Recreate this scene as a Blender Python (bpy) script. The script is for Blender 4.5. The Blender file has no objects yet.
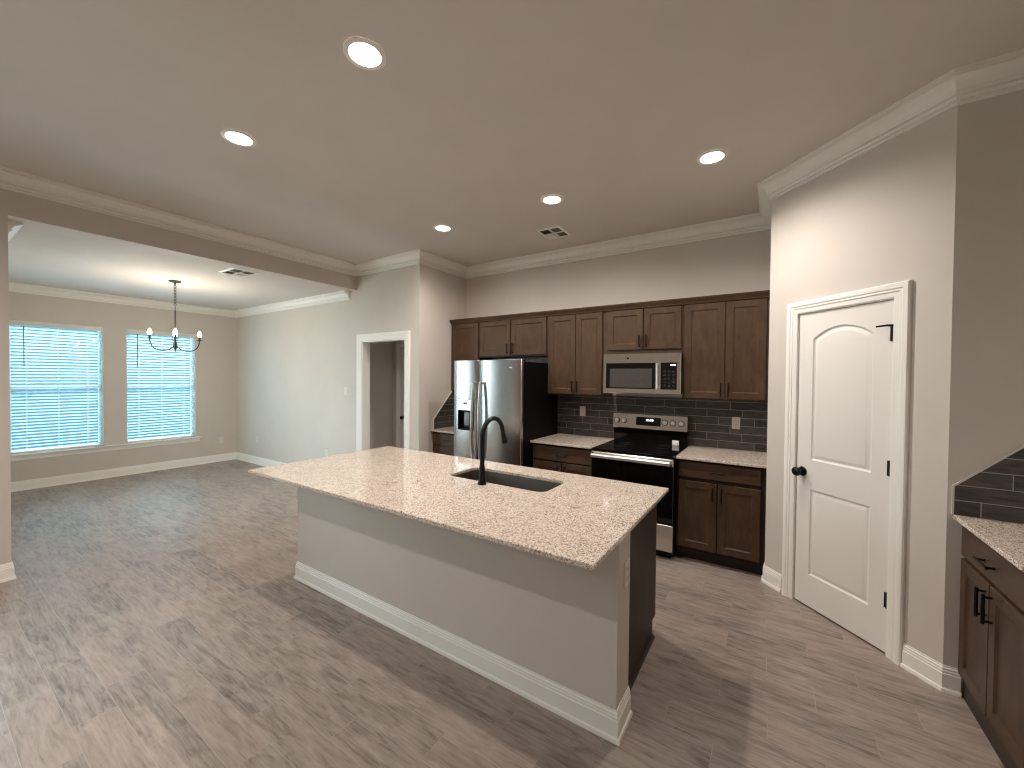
import bpy, bmesh, math, random
from mathutils import Vector, Matrix
from mathutils.geometry import tessellate_polygon

S = bpy.context.scene
C = S.collection
random.seed(4)
PI = math.pi
R2 = math.sqrt(0.5)

# ------------------------------------------------------------------ camera
cam_d = bpy.data.cameras.new('camera')
cam = bpy.data.objects.new('camera', cam_d)
C.objects.link(cam)
YAW, PITCH, ROLL, FPX = -0.5771, -0.0159, 0.0091, 402.2
EYE = Vector((0, 0, 1.5888))
fwd = Vector((math.sin(YAW)*math.cos(PITCH), math.cos(YAW)*math.cos(PITCH), math.sin(PITCH)))
rt = Vector((math.cos(YAW), -math.sin(YAW), 0))
up = rt.cross(fwd)
r2 = rt*math.cos(ROLL) + up*math.sin(ROLL)
u2 = -rt*math.sin(ROLL) + up*math.cos(ROLL)
mw = Matrix((r2, u2, -fwd)).transposed().to_4x4()
mw.translation = EYE
cam.matrix_world = mw
cam_d.sensor_width = 36
cam_d.sensor_fit = 'HORIZONTAL'
cam_d.lens = 36*FPX/1024
cam_d.clip_start = 0.02
S.camera = cam

# ------------------------------------------------------------------ view, world, light levels
S.view_settings.view_transform = 'Standard'
S.view_settings.look = 'None'
S.view_settings.exposure = 0.34
S.view_settings.gamma = 1.0
S.view_settings.use_curve_mapping = False
S.cycles.max_bounces = 10
S.cycles.diffuse_bounces = 5
S.cycles.glossy_bounces = 4
S.cycles.transmission_bounces = 6
S.cycles.transparent_max_bounces = 12
S.cycles.sample_clamp_indirect = 6.0
S.cycles.use_denoising = True
S.cycles.use_adaptive_sampling = False
S.cycles.filter_width = 1.15

CAN_W = 47.0            # recessed lights
CAN_COL = (1.0, 0.92, 0.85)
CHAND_W = 5.5           # each chandelier bulb
CHAND_COL = (1.0, 0.88, 0.72)
SKY_COL = (0.76, 0.91, 1.0)
SKY_STRENGTH = 7.5

wd = bpy.data.worlds.new('world')
S.world = wd
wd.use_nodes = True
bg = wd.node_tree.nodes['Background']
bg.inputs['Color'].default_value = (*SKY_COL, 1)
bg.inputs['Strength'].default_value = SKY_STRENGTH
sun_d = bpy.data.lights.new('slat_fill_sun', 'SUN')  # sun lamp added to brighten the dining blind slats from outside
sun_d.energy = 10.5; sun_d.angle = math.radians(25); sun_d.color = (0.82, 0.93, 1.0)
sun = bpy.data.objects.new('slat_fill_sun', sun_d); C.objects.link(sun)
sun.rotation_euler = Vector((0.62, -0.15, -0.77)).to_track_quat('-Z', 'Y').to_euler()

# ------------------------------------------------------------------ dimensions (metres)
YB, YD, XC, XW, XH = 4.423, 3.534, -3.671, -8.514, -4.899
XH2 = XH - 0.15
ZK, ZD = 3.119, 2.787
YS = 0.481
XP, YP = -0.037, 3.723
P2X = 0.7526
P2Y = YP - (P2X - XP)
XR = 1.42
YR = -4.6
ZT = 0.914
WLEN = (P2X - XP)*math.sqrt(2)

# ------------------------------------------------------------------ materials
def srgb(r, g, b):
    f = lambda c: (c/12.92 if c <= 0.04045 else ((c+0.055)/1.055)**2.4)
    return (f(r/255), f(g/255), f(b/255), 1)

class N:
    """tiny node-tree helper"""
    def __init__(self, name):
        self.m = bpy.data.materials.new(name)
        self.m.use_nodes = True
        self.t = self.m.node_tree
        self.b = self.t.nodes['Principled BSDF']
    def new(self, ty, **kw):
        n = self.t.nodes.new(ty)
        for k, v in kw.items(): setattr(n, k, v)
        return n
    def link(self, a, b): self.t.links.new(a, b)
    def put(self, sock, v):
        if hasattr(v, 'is_output') or isinstance(v, bpy.types.NodeSocket): self.link(v, sock)
        else: sock.default_value = v
    def math(self, op, a, b=None, c=None):
        n = self.new('ShaderNodeMath', operation=op)
        self.put(n.inputs[0], a)
        if b is not None: self.put(n.inputs[1], b)
        if c is not None: self.put(n.inputs[2], c)
        return n.outputs[0]
    def coord(self, kind='Object'):
        return self.new('ShaderNodeTexCoord').outputs[kind]
    def sep(self, v):
        n = self.new('ShaderNodeSeparateXYZ'); self.link(v, n.inputs[0]); return n.outputs
    def comb(self, x, y, z):
        n = self.new('ShaderNodeCombineXYZ')
        for i, v in enumerate((x, y, z)): self.put(n.inputs[i], v)
        return n.outputs[0]
    def mapv(self, v, scale=(1, 1, 1)):
        n = self.new('ShaderNodeMapping'); self.link(v, n.inputs[0]); n.inputs['Scale'].default_value = scale
        return n.outputs[0]
    def noise(self, v, scale, detail=3, rough=0.5, dist=0.0, out='Fac'):
        n = self.new('ShaderNodeTexNoise'); self.link(v, n.inputs['Vector'])
        n.inputs['Scale'].default_value = scale; n.inputs['Detail'].default_value = detail
        n.inputs['Roughness'].default_value = rough; n.inputs['Distortion'].default_value = dist
        return n.outputs[out]
    def ramp(self, f, stops, interp='LINEAR'):
        n = self.new('ShaderNodeValToRGB'); self.link(f, n.inputs[0])
        cr = n.color_ramp; cr.interpolation = interp
        while len(cr.elements) > 1: cr.elements.remove(cr.elements[-1])
        cr.elements[0].position = stops[0][0]; cr.elements[0].color = stops[0][1]
        for p, c in stops[1:]:
            e = cr.elements.new(p); e.color = c
        return n.outputs[0]
    def mix(self, f, a, b, mode='MIX'):
        n = self.new('ShaderNodeMix', data_type='RGBA', blend_type=mode)
        self.put(n.inputs[0], f); self.put(n.inputs[6], a); self.put(n.inputs[7], b)
        return n.outputs[2]
    def bump(self, h, strength=0.2, dist=0.01):
        n = self.new('ShaderNodeBump'); self.link(h, n.inputs['Height'])
        n.inputs['Strength'].default_value = strength; n.inputs['Distance'].default_value = dist
        self.link(n.outputs[0], self.b.inputs['Normal'])
    def set(self, **kw):
        for k, v in kw.items(): self.put(self.b.inputs[k.replace('_', ' ')], v)
        return self

def paint(name, col, rough=0.6, var=0.03, bump=0.06, scale=220, spec=0.5):
    n = N(name)
    n.b.inputs['Specular IOR Level'].default_value = spec
    v = n.coord()
    f = n.noise(v, 3.0, 3)
    c = col
    lo = tuple(x*(1-var) for x in c[:3]) + (1,); hi = tuple(min(1, x*(1+var)) for x in c[:3]) + (1,)
    n.set(Base_Color=n.ramp(f, [(0.3, lo), (0.7, hi)]), Roughness=rough)
    n.bump(n.noise(v, scale, 2), bump, 0.002)
    return n.m

M = {}
M['wall'] = paint('greige_wall_paint', srgb(208, 200, 191), 0.65, 0.02, 0.12, 160)
M['ceiling'] = paint('ceiling_paint', srgb(212, 205, 198), 0.8, 0.02, 0.1, 140)
M['trim'] = paint('white_trim_paint', srgb(242, 239, 233), 0.35, 0.015, 0.02, 60)
M['doorpaint'] = paint('white_door_paint', srgb(234, 230, 224), 0.4, 0.015, 0.04, 120)
M['plate'] = paint('plate_plastic', srgb(222, 218, 208), 0.35, 0.01, 0.0)
M['plate_tan'] = paint('tan_plate_plastic', srgb(208, 198, 188), 0.4, 0.01, 0.0)
M['slot'] = paint('dark_slot_plastic', srgb(50, 46, 42), 0.6, 0.02, 0.0)
M['black'] = paint('matte_black_metal', srgb(7, 7, 7), 0.42, 0.1, 0.02, 300, 0.28)
M['bronze'] = paint('dark_bronze_metal', srgb(40, 34, 30), 0.4, 0.1, 0.02, 300)
M['gasket'] = paint('black_plastic', srgb(8, 8, 8), 0.5, 0.1, 0.0, 220, 0.25)
M['fridgeside'] = paint('black_textured_steel', srgb(7, 6, 6), 0.6, 0.08, 0.1, 500, 0.15)
M['rail'] = paint('blind_rail_white', srgb(226, 224, 218), 0.45, 0.01, 0.0)
M['paper'] = paint('white_paper', srgb(232, 230, 226), 0.6, 0.03, 0.1, 40)
M['vinyl'] = paint('white_vinyl', srgb(225, 226, 224), 0.35, 0.01, 0.0)

def floor_mat():
    n = N('wood_look_plank_tile')
    x, y, z = n.sep(n.coord())
    W, L = 0.152, 0.61
    ry = n.math('DIVIDE', n.math('SUBTRACT', y, 2.09), W)
    row = n.math('FLOOR', ry)
    ux = n.math('ADD', n.math('DIVIDE', x, L), n.math('MULTIPLY', row, 0.3385))
    col = n.math('FLOOR', ux)
    fx = n.math('MULTIPLY', n.math('SUBTRACT', ux, col), L)
    fy = n.math('MULTIPLY', n.math('SUBTRACT', ry, row), W)
    ex = n.math('MINIMUM', fx, n.math('SUBTRACT', L, fx))
    ey = n.math('MINIMUM', fy, n.math('SUBTRACT', W, fy))
    e = n.math('MINIMUM', ex, ey)
    grout = n.math('LESS_THAN', e, 0.0012)
    wn = n.new('ShaderNodeTexWhiteNoise', noise_dimensions='2D')
    n.link(n.comb(col, row, 0.0), wn.inputs['Vector'])
    rnd = wn.outputs['Value']
    v = n.comb(n.math('ADD', n.math('MULTIPLY', x, 2.3), n.math('MULTIPLY', rnd, 37.0)), n.math('ADD', n.math('MULTIPLY', y, 12.0), n.math('MULTIPLY', rnd, 11.0)), 0.0)
    g1 = n.noise(v, 2.2, 6, 0.62, 0.9)
    v2 = n.comb(n.math('ADD', n.math('MULTIPLY', x, 3.2), n.math('MULTIPLY', rnd, 17.0)), n.math('MULTIPLY', y, 46.0), 0.0)
    g2 = n.noise(v2, 2.0, 5, 0.6, 0.5)
    v3 = n.comb(n.math('ADD', n.math('MULTIPLY', x, 1.0), n.math('MULTIPLY', rnd, 7.0)), n.math('MULTIPLY', y, 3.0), 0.0)
    g3 = n.noise(v3, 3.0, 3, 0.5, 0.4)
    tone = n.math('ADD', n.math('MULTIPLY', g1, 0.60), n.math('ADD', n.math('MULTIPLY', g2, 0.42), n.math('MULTIPLY', g3, 0.18)))
    tone = n.math('ADD', tone, n.math('MULTIPLY', n.math('SUBTRACT', rnd, 0.5), 0.05))
    c = n.ramp(tone, [(0.38, srgb(82, 73, 68)), (0.49, srgb(118, 107, 100)), (0.59, srgb(146, 134, 126)), (0.72, srgb(168, 155, 146))])
    tint = n.mix(n.math('MULTIPLY', wn.outputs['Value'], 0.30), c, srgb(172, 150, 137))
    c2 = n.mix(grout, tint, srgb(168, 158, 148))
    n.set(Base_Color=c2, Roughness=n.math('ADD', 0.34, n.math('MULTIPLY', g2, 0.16)))
    h = n.math('SUBTRACT', n.math('MULTIPLY', g2, 0.25), n.math('MULTIPLY', grout, 1.0))
    n.bump(h, 0.25, 0.0015)
    return n.m
M['floor'] = floor_mat()

def granite_mat():
    n = N('speckled_granite')
    v = n.coord()
    vo = n.new('ShaderNodeTexVoronoi', feature='F1'); n.link(v, vo.inputs['Vector']); vo.inputs['Scale'].default_value = 235
    s = n.sep(vo.outputs['Color'])
    big = n.noise(v, 9.0, 3)
    f = n.math('ADD', s[0], n.math('MULTIPLY', n.math('SUBTRACT', big, 0.5), 0.18))
    c = n.ramp(f, [(0.0, srgb(88, 76, 67)), (0.05, srgb(128, 113, 101)), (0.11, srgb(180, 164, 149)), (0.26, srgb(212, 196, 180)),
                   (0.50, srgb(230, 216, 202)), (0.72, srgb(220, 205, 190)), (0.86, srgb(238, 227, 215)), (1.0, srgb(204, 188, 173))], 'CONSTANT')
    vo2 = n.new('ShaderNodeTexVoronoi', feature='F1'); n.link(v, vo2.inputs['Vector']); vo2.inputs['Scale'].default_value = 300
    s2 = n.sep(vo2.outputs['Color'])
    c = n.mix(n.math('MULTIPLY', n.math('LESS_THAN', s2[1], 0.10), 0.75), c, srgb(84, 70, 60))
    n.set(Base_Color=c, Roughness=0.07)
    n.b.inputs['Specular IOR Level'].default_value = 0.5
    return n.m
M['granite'] = granite_mat()

def wood_mat(name, dark, mid, light, axis='z'):
    n = N(name)
    v = n.coord()
    sc = (8, 8, 2.2) if axis == 'z' else (2.2, 8, 8) if axis == 'x' else (8, 2.2, 8)
    g = n.noise(n.mapv(v, sc), 3.0, 6, 0.6, 0.6)
    g2 = n.noise(v, 5.0, 3, 0.55)
    f = n.math('ADD', n.math('MULTIPLY', g, 0.6), n.math('MULTIPLY', g2, 0.4))
    n.set(Base_Color=n.ramp(f, [(0.32, dark), (0.5, mid), (0.68, light)]), Roughness=0.42)
    n.b.inputs['Specular IOR Level'].default_value = 0.28
    n.bump(n.noise(n.mapv(v, tuple(q*6 for q in sc)), 3.0, 3), 0.06, 0.001)
    return n.m
CD, CM, CL = srgb(63, 46, 34), srgb(75, 56, 41), srgb(86, 66, 49)
M['cab'] = wood_mat('stained_cabinet_wood', CD, CM, CL, 'z')
M['cabh'] = wood_mat('stained_cabinet_wood_across', CD, CM, CL, 'x')
M['caby'] = wood_mat('stained_cabinet_wood_deep', CD, CM, CL, 'y')
M['cabdark'] = wood_mat('dark_cabinet_wood', srgb(46, 33, 26), srgb(53, 39, 30), srgb(60, 45, 35), 'z')
M['cabdark'].node_tree.nodes['Principled BSDF'].inputs['Specular IOR Level'].default_value = 0.12
M['toe'] = wood_mat('dark_toe_kick', srgb(42, 31, 25), srgb(50, 38, 30), srgb(58, 44, 35), 'x')

def tile_mat(name, ax, phase=0.0, z0=0.914):
    n = N(name)
    co = n.sep(n.coord())
    u, z = co[ax], co[2]
    H, L = 0.0765, 0.306
    rz = n.math('DIVIDE', n.math('SUBTRACT', z, z0), H)
    row = n.math('FLOOR', rz)
    ux = n.math('ADD', n.math('DIVIDE', n.math('ADD', u, phase), L), n.math('MULTIPLY', row, 0.333))
    col = n.math('FLOOR', ux)
    fx = n.math('MULTIPLY', n.math('SUBTRACT', ux, col), L)
    fz = n.math('MULTIPLY', n.math('SUBTRACT', rz, row), H)
    e = n.math('MINIMUM', n.math('MINIMUM', fx, n.math('SUBTRACT', L, fx)), n.math('MINIMUM', fz, n.math('SUBTRACT', H, fz)))
    gr = n.math('LESS_THAN', e, 0.0021)
    wn = n.new('ShaderNodeTexWhiteNoise', noise_dimensions='2D'); n.link(n.comb(col, row, 0.0), wn.inputs['Vector'])
    rnd = wn.outputs['Value']
    v = n.comb(n.math('ADD', n.math('MULTIPLY', u, 5.0), n.math('MULTIPLY', rnd, 23.0)), n.math('MULTIPLY', z, 34.0), rnd)
    g = n.noise(v, 1.6, 5, 0.62, 0.5)
    f = n.math('ADD', g, n.math('MULTIPLY', n.math('SUBTRACT', rnd, 0.5), 0.25))
    c = n.ramp(f, [(0.3, srgb(48, 45, 43)), (0.5, srgb(68, 64, 61)), (0.72, srgb(90, 85, 80))])
    c = n.mix(gr, c, srgb(158, 150, 141))
    n.set(Base_Color=c, Roughness=n.math('ADD', 0.32, n.math('MULTIPLY', gr, 0.4)))
    n.bump(n.math('SUBTRACT', n.math('MULTIPLY', g, 0.3), gr), 0.3, 0.0015)
    return n.m
M['tilex'] = tile_mat('grey_tile_back', 0, 0.306*3-0.16)
M['tiley'] = tile_mat('grey_tile_side', 1, 0.1)
M['tiler'] = tile_mat('grey_tile_return', 0, 0.05)

def steel_mat(name, col=(0.52, 0.52, 0.52, 1), rough=0.16, ax='h'):
    n = N(name)
    v = n.coord()
    g = n.noise(n.mapv(v, (2, 2, 260) if ax == 'h' else (260, 260, 2)), 2.0, 3)
    n.set(Base_Color=col, Metallic=1.0, Roughness=n.math('ADD', rough, n.math('MULTIPLY', g, 0.12)))
    n.bump(g, 0.05, 0.0006)
    return n.m
M['steel'] = steel_mat('brushed_stainless_steel')
M['steelwarm'] = steel_mat('warm_stainless_steel', (0.74, 0.70, 0.65, 1), 0.13)
M['steel2'] = steel_mat('smooth_stainless_steel', (0.82, 0.81, 0.80, 1), 0.24)
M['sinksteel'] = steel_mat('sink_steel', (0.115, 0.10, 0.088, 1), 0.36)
M['edge'] = paint('satin_tile_edge', srgb(206, 200, 192), 0.35, 0.02, 0.0)

def gloss(name, col, rough=0.06, coat=0.0):
    n = N(name)
    f = n.noise(n.coord(), 40, 2)
    n.set(Base_Color=n.ramp(f, [(0.3, col), (0.7, tuple(min(1, c*1.15) for c in col[:3]) + (1,))]), Roughness=rough)
    return n.m
M['blackglass'] = gloss('black_glass', srgb(9, 9, 10), 0.07)
M['ovenwindow'] = gloss('grey_oven_glass', srgb(70, 67, 64), 0.12)
M['ring'] = gloss('burner_ring_print', srgb(44, 43, 42), 0.2)

def emit(name, col, strength):
    n = N(name)
    f = n.noise(n.coord(), 30, 1)
    n.set(Base_Color=(0.8, 0.8, 0.8, 1), Emission_Color=n.ramp(f, [(0.0, col), (1.0, col)]), Emission_Strength=strength)
    return n.m
M['lens'] = emit('lit_lamp_lens', (1.0, 0.93, 0.84, 1), 9.0)
M['bulb'] = emit('lit_candle_bulb', (1.0, 0.84, 0.58, 1), 14.0)
M['digits'] = emit('lit_display_digits', (0.75, 0.92, 1.0, 1), 2.2)

def glass_mat(name='window_glass', tint=(0.93, 0.97, 0.96, 1)):
    n = N(name)
    tr = n.new('ShaderNodeBsdfTransparent'); gl = n.new('ShaderNodeBsdfGlossy'); gl.inputs['Roughness'].default_value = 0.02
    fr = n.new('ShaderNodeFresnel'); fr.inputs['IOR'].default_value = 1.25
    mx = n.new('ShaderNodeMixShader'); n.link(fr.outputs[0], mx.inputs[0]); n.link(tr.outputs[0], mx.inputs[1]); n.link(gl.outputs[0], mx.inputs[2])
    tr.inputs['Color'].default_value = tint
    n.link(mx.outputs[0], n.t.nodes['Material Output'].inputs['Surface'])
    return n.m
M['glass'] = glass_mat()
M['glassblue'] = glass_mat('daylight_tinted_glass', (0.74, 0.92, 1.0, 1))  # cool blue of the daylight is put into the dining pane tint

def slat_mat():
    n = N('white_blind_slat')
    f = n.noise(n.coord(), 8, 2)
    col = n.ramp(f, [(0.3, srgb(226, 228, 226)), (0.7, srgb(236, 238, 236))])
    d = n.new('ShaderNodeBsdfDiffuse'); t = n.new('ShaderNodeBsdfTranslucent')
    n.link(col, d.inputs['Color']); n.link(col, t.inputs['Color'])
    mx = n.new('ShaderNodeMixShader'); mx.inputs[0].default_value = 0.38
    n.link(d.outputs[0], mx.inputs[1]); n.link(t.outputs[0], mx.inputs[2])
    n.link(mx.outputs[0], n.t.nodes['Material Output'].inputs['Surface'])
    return n.m
M['slat'] = slat_mat()

def grass_mat():
    n = N('lawn_grass')
    f = n.noise(n.coord(), 6, 4)
    n.set(Base_Color=n.ramp(f, [(0.3, srgb(70, 100, 58)), (0.7, srgb(112, 142, 84))]), Roughness=0.9)
    return n.m
M['grass'] = grass_mat()
M['concrete'] = paint('pale_concrete', srgb(205, 205, 202), 0.8, 0.05, 0.1, 30)
M['backdrop'] = paint('slate_blue_backdrop', srgb(46, 74, 82), 0.7, 0.06, 0.1, 20)  # backdrop colour, picked so the gaps between blind slats read blue

# ------------------------------------------------------------------ mesh helpers
ID = lambda a, b, h: (a, b, h)
class MB:
    def __init__(self): self.bm = bmesh.new()
    def poly(self, pts):
        vs = [self.bm.verts.new(p) for p in pts]
        try: return self.bm.faces.new(vs)
        except ValueError: return None
    def box(self, x0, x1, y0, y1, z0, z1, bevel=0.0, seg=1, fn=None):
        b = bmesh.new()
        bmesh.ops.create_cube(b, size=1)
        for v in b.verts:
            v.co = Vector((x0 if v.co.x < 0 else x1, y0 if v.co.y < 0 else y1, z0 if v.co.z < 0 else z1))
        if bevel > 0:
            bmesh.ops.bevel(b, geom=list(b.edges), offset=bevel, segments=seg, affect='EDGES', profile=0.5)
        if fn:
            for v in b.verts: v.co = Vector(fn(*v.co))
        self.merge(b)
        return self
    def merge(self, b):
        me = bpy.data.meshes.new('tmp'); b.to_mesh(me); b.free()
        self.bm.from_mesh(me); bpy.data.meshes.remove(me)
    def cyl(self, p, q, r0, r1=None, n=24, cap=True):
        r1 = r0 if r1 is None else r1
        self.tube([p, q], [r0, r1], n, cap)
        return self
    def tube(self, pts, rad, n=12, cap=True):
        pts = [Vector(p) for p in pts]
        if not hasattr(rad, '__len__'): rad = [rad]*len(pts)
        t0 = (pts[1]-pts[0]).normalized()
        u = t0.orthogonal().normalized()
        rings = []
        for i, p in enumerate(pts):
            a = pts[max(i-1, 0)]; c = pts[min(i+1, len(pts)-1)]
            t = (c-a)
            t = t.normalized() if t.length > 1e-9 else t0
            u = (u - t*u.dot(t)).normalized()
            w = t.cross(u)
            rings.append([self.bm.verts.new(p + (u*math.cos(2*PI*k/n) + w*math.sin(2*PI*k/n))*rad[i]) for k in range(n)])
        for A, B in zip(rings, rings[1:]):
            for k in range(n):
                self.bm.faces.new((A[k], A[(k+1) % n], B[(k+1) % n], B[k]))
        if cap:
            self.bm.faces.new(rings[0][::-1]); self.bm.faces.new(rings[-1])
        return self
    def lathe(self, c, prof, n=32, axis='z', cap=True):
        """prof: list of (radius, height) along axis from c"""
        ax = {'z': (Vector((1, 0, 0)), Vector((0, 1, 0)), Vector((0, 0, 1)))}.get(axis) if isinstance(axis, str) else None
        if ax is None:
            d = Vector(axis).normalized(); u = d.orthogonal().normalized(); ax = (u, d.cross(u), d)
        c = Vector(c); rings = []
        for r, h in prof:
            rings.append([self.bm.verts.new(c + (ax[0]*math.cos(2*PI*k/n) + ax[1]*math.sin(2*PI*k/n))*max(r, 1e-5) + ax[2]*h) for k in range(n)])
        for A, B in zip(rings, rings[1:]):
            for k in range(n): self.bm.faces.new((A[k], A[(k+1) % n], B[(k+1) % n], B[k]))
        if cap:
            self.bm.faces.new(rings[0][::-1]); self.bm.faces.new(rings[-1])
        return self
    def torus(self, c, R, r, axis=(0, 0, 1), n=24, m=8, sx=1.0):
        d = Vector(axis).normalized(); u = d.orthogonal().normalized(); w = d.cross(u); c = Vector(c)
        rings = []
        for i in range(n):
            a = 2*PI*i/n; rad = u*math.cos(a)*sx + w*math.sin(a)
            rn = (u*math.cos(a) + w*math.sin(a))
            rings.append([self.bm.verts.new(c + rad*R + rn*r*math.cos(2*PI*k/m) + d*r*math.sin(2*PI*k/m)) for k in range(m)])
        for i in range(n):
            A, B = rings[i], rings[(i+1) % n]
            for k in range(m): self.bm.faces.new((A[k], A[(k+1) % m], B[(k+1) % m], B[k]))
        return self
    def sweep(self, path, prof, fn=ID, side=1, closed=False, seg=None):
        """mitred moulding: path of (a, b); prof of (offset, h); offset goes to the left of travel for side=1. seg: only that segment."""
        n = len(path); P = [Vector(p) for p in path]
        def nor(i, j):
            d = (P[j]-P[i]).normalized(); return Vector((-d.y, d.x))*side
        ms = []
        for i in range(n):
            if closed: n1, n2 = nor((i-1) % n, i), nor(i, (i+1) % n)
            elif i == 0: n1 = n2 = nor(0, 1)
            elif i == n-1: n1 = n2 = nor(n-2, n-1)
            else: n1, n2 = nor(i-1, i), nor(i, i+1)
            ms.append((n1+n2)/(1+n1.dot(n2)))
        idx = list(range(n)) if seg is None else list(range(seg[0], seg[1]+1))
        rings = []
        for i in idx:
            rings.append([self.bm.verts.new(fn(P[i].x+ms[i].x*o, P[i].y+ms[i].y*o, h)) for o, h in prof])
        k = len(prof)
        pairs = list(zip(rings, rings[1:]))
        if closed and seg is None: pairs.append((rings[-1], rings[0]))
        for A, B in pairs:
            for j in range(k): self.bm.faces.new((A[j], A[(j+1) % k], B[(j+1) % k], B[j]))
        if not closed or seg is not None:
            self.bm.faces.new(rings[0][::-1]); self.bm.faces.new(rings[-1])
        return self
    def panel(self, outer, holes, thick, fn, rings=((0.0, 0.0), (0.006, -0.007)), edge=0.002, back=True):
        """a slab with moulded recessed panels: outer/holes are CCW outlines in (a, b), front face at h = thick; rings = (inset, depth) steps into each hole"""
        T = thick
        def offs(poly, d):
            n = len(poly); P = [Vector(p) for p in poly]; out = []
            for i in range(n):
                d1 = (P[i]-P[i-1]).normalized(); d2 = (P[(i+1) % n]-P[i]).normalized()
                n1 = Vector((-d1.y, d1.x)); n2 = Vector((-d2.y, d2.x))
                m = (n1+n2)/(1+n1.dot(n2)); out.append((P[i].x+m.x*d, P[i].y+m.y*d))
            return out
        def fill(polys, h):
            flat = [p for q in polys for p in q]
            tri = tessellate_polygon([[Vector((p[0], p[1], 0)) for p in q] for q in polys])
            vs = [self.bm.verts.new(fn(p[0], p[1], h)) for p in flat]
            for t in tri:
                try: self.bm.faces.new([vs[i] for i in t])
                except ValueError: pass
        def band(p, q, hp, hq):
            n = len(p)
            A = [self.bm.verts.new(fn(*p[i], hp)) for i in range(n)]; B = [self.bm.verts.new(fn(*q[i], hq)) for i in range(n)]
            for i in range(n): self.bm.faces.new((A[i], A[(i+1) % n], B[(i+1) % n], B[i]))
        front = offs(outer, edge)
        fill([front] + [list(h) for h in holes], T)
        band(outer, front, T-edge, T)
        band(outer, outer, 0, T-edge)
        if back: fill([outer], 0)
        for h in holes:
            for (d0, z0), (d1, z1) in zip(rings, rings[1:]):
                band(offs(h, d0) if d0 else list(h), offs(h, d1), T+z0, T+z1)
            fill([offs(h, rings[-1][0])], T+rings[-1][1])
        return self
    def build(self, name, mat, parent=None, smooth=False, weld=True):
        if weld: bmesh.ops.remove_doubles(self.bm, verts=self.bm.verts, dist=1e-5)
        bmesh.ops.recalc_face_normals(self.bm, faces=self.bm.faces)
        me = bpy.data.meshes.new(name)
        self.bm.to_mesh(me); self.bm.free()
        me.materials.append(M[mat] if isinstance(mat, str) else mat)
        if smooth:
            for p in me.polygons: p.use_smooth = True
            try: me.set_sharp_from_angle(angle=math.radians(smooth if smooth is not True else 40))
            except Exception: pass
        o = bpy.data.objects.new(name, me); C.objects.link(o)
        if parent is not None:
            o.parent = parent
            o.matrix_parent_inverse = Matrix.Translation(-parent.location) if parent.type == 'EMPTY' and parent.parent is None else Matrix()
        return o

def tag(o, label, cat, group=None):
    o['label'] = label; o['category'] = cat
    if group: o['group'] = group
    return o
def thing(name, label, cat, loc=(0, 0, 0), group=None):
    o = bpy.data.objects.new(name, None); C.objects.link(o); o.location = loc
    o.empty_display_size = 0.1
    return tag(o, label, cat, group)
def struct(o, label=None):
    o['kind'] = 'structure'
    if label: o['label'] = label
    return o
def sgroup(name, loc=(0, 0, 0)):
    o = bpy.data.objects.new(name, None); C.objects.link(o); o.location = loc; o['kind'] = 'structure'
    return o
def rect(a0, a1, b0, b1): return [(a0, b0), (a1, b0), (a1, b1), (a0, b1)]
def rrect(a0, a1, b0, b1, r, n=6):
    out = []
    for cx, cy, s in ((a1-r, b0+r, -PI/2), (a1-r, b1-r, 0), (a0+r, b1-r, PI/2), (a0+r, b0+r, PI)):
        for k in range(n+1):
            t = s + PI/2*k/n; out.append((cx+r*math.cos(t), cy+r*math.sin(t)))
    return out

# ------------------------------------------------------------------ room shell
def boxes(name, mat, *bs):
    m = MB()
    for b in bs: m.box(*b)
    return struct(m.build(name, mat, weld=False))
boxes('floor', 'floor', (XW-0.2, XR+0.12, YR-0.12, YB+0.12, -0.06, 0.0))
boxes('ceiling', 'ceiling', (XH-0.06, XR+0.12, YR-0.12, YB+0.12, ZK, ZK+0.1))
boxes('ceiling_dining', 'ceiling', (XW-0.15, XH2, YS-0.12, YD+0.12, ZD, ZD+0.1))
boxes('wall_header', 'wall', (XH2, XH, YS, YD, ZD, ZK+0.1))
boxes('wall_back', 'wall', (XC-0.12, XR+0.12, YB+0.002, YB+0.122, 0, ZK))
# dining window wall, two openings
WZ0, WZ1 = 0.497, 2.300
W1A, W1B, W2A, W2B = 0.83, 1.728, 1.992, 2.889
boxes('wall_window', 'wall', (XW-0.15, XW, YS-0.12, W1A, 0, ZD), (XW-0.15, XW, W1B, W2A, 0, ZD), (XW-0.15, XW, W2B, YD+0.12, 0, ZD),
      (XW-0.15, XW, W1A, W1B, 0, WZ0-0.02), (XW-0.15, XW, W2A, W2B, 0, WZ0-0.02), (XW-0.15, XW, W1A, W1B, WZ1, ZD), (XW-0.15, XW, W2A, W2B, WZ1, ZD))
# doorway wall with cased opening
OX0, OX1, OZ = -4.782, -3.922, 2.07
boxes('wall_doorway', 'wall', (XW, OX0, YD, YD+0.12, 0, ZD), (XH2, OX0, YD, YD+0.12, ZD, ZK), (OX1, XC, YD, YD+0.12, 0, ZK), (OX0, OX1, YD, YD+0.12, OZ, ZK))
boxes('wall_corner', 'wall', (XC-0.12, XC, YD+0.12, YB, 0, ZK))
# small hall seen through the opening
HX, HY = -5.15, 4.39
boxes('wall_hall_left', 'wall', (HX-0.1, HX, YD+0.12, HY, 0, 2.5))
boxes('wall_hall_back', 'wall', (HX-0.1, XC-0.12, HY, HY+0.1, 0, 2.5))
boxes('ceiling_hall', 'ceiling', (HX-0.1, XC-0.12, YD+0.12, HY+0.1, 2.5, 2.56))
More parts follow.
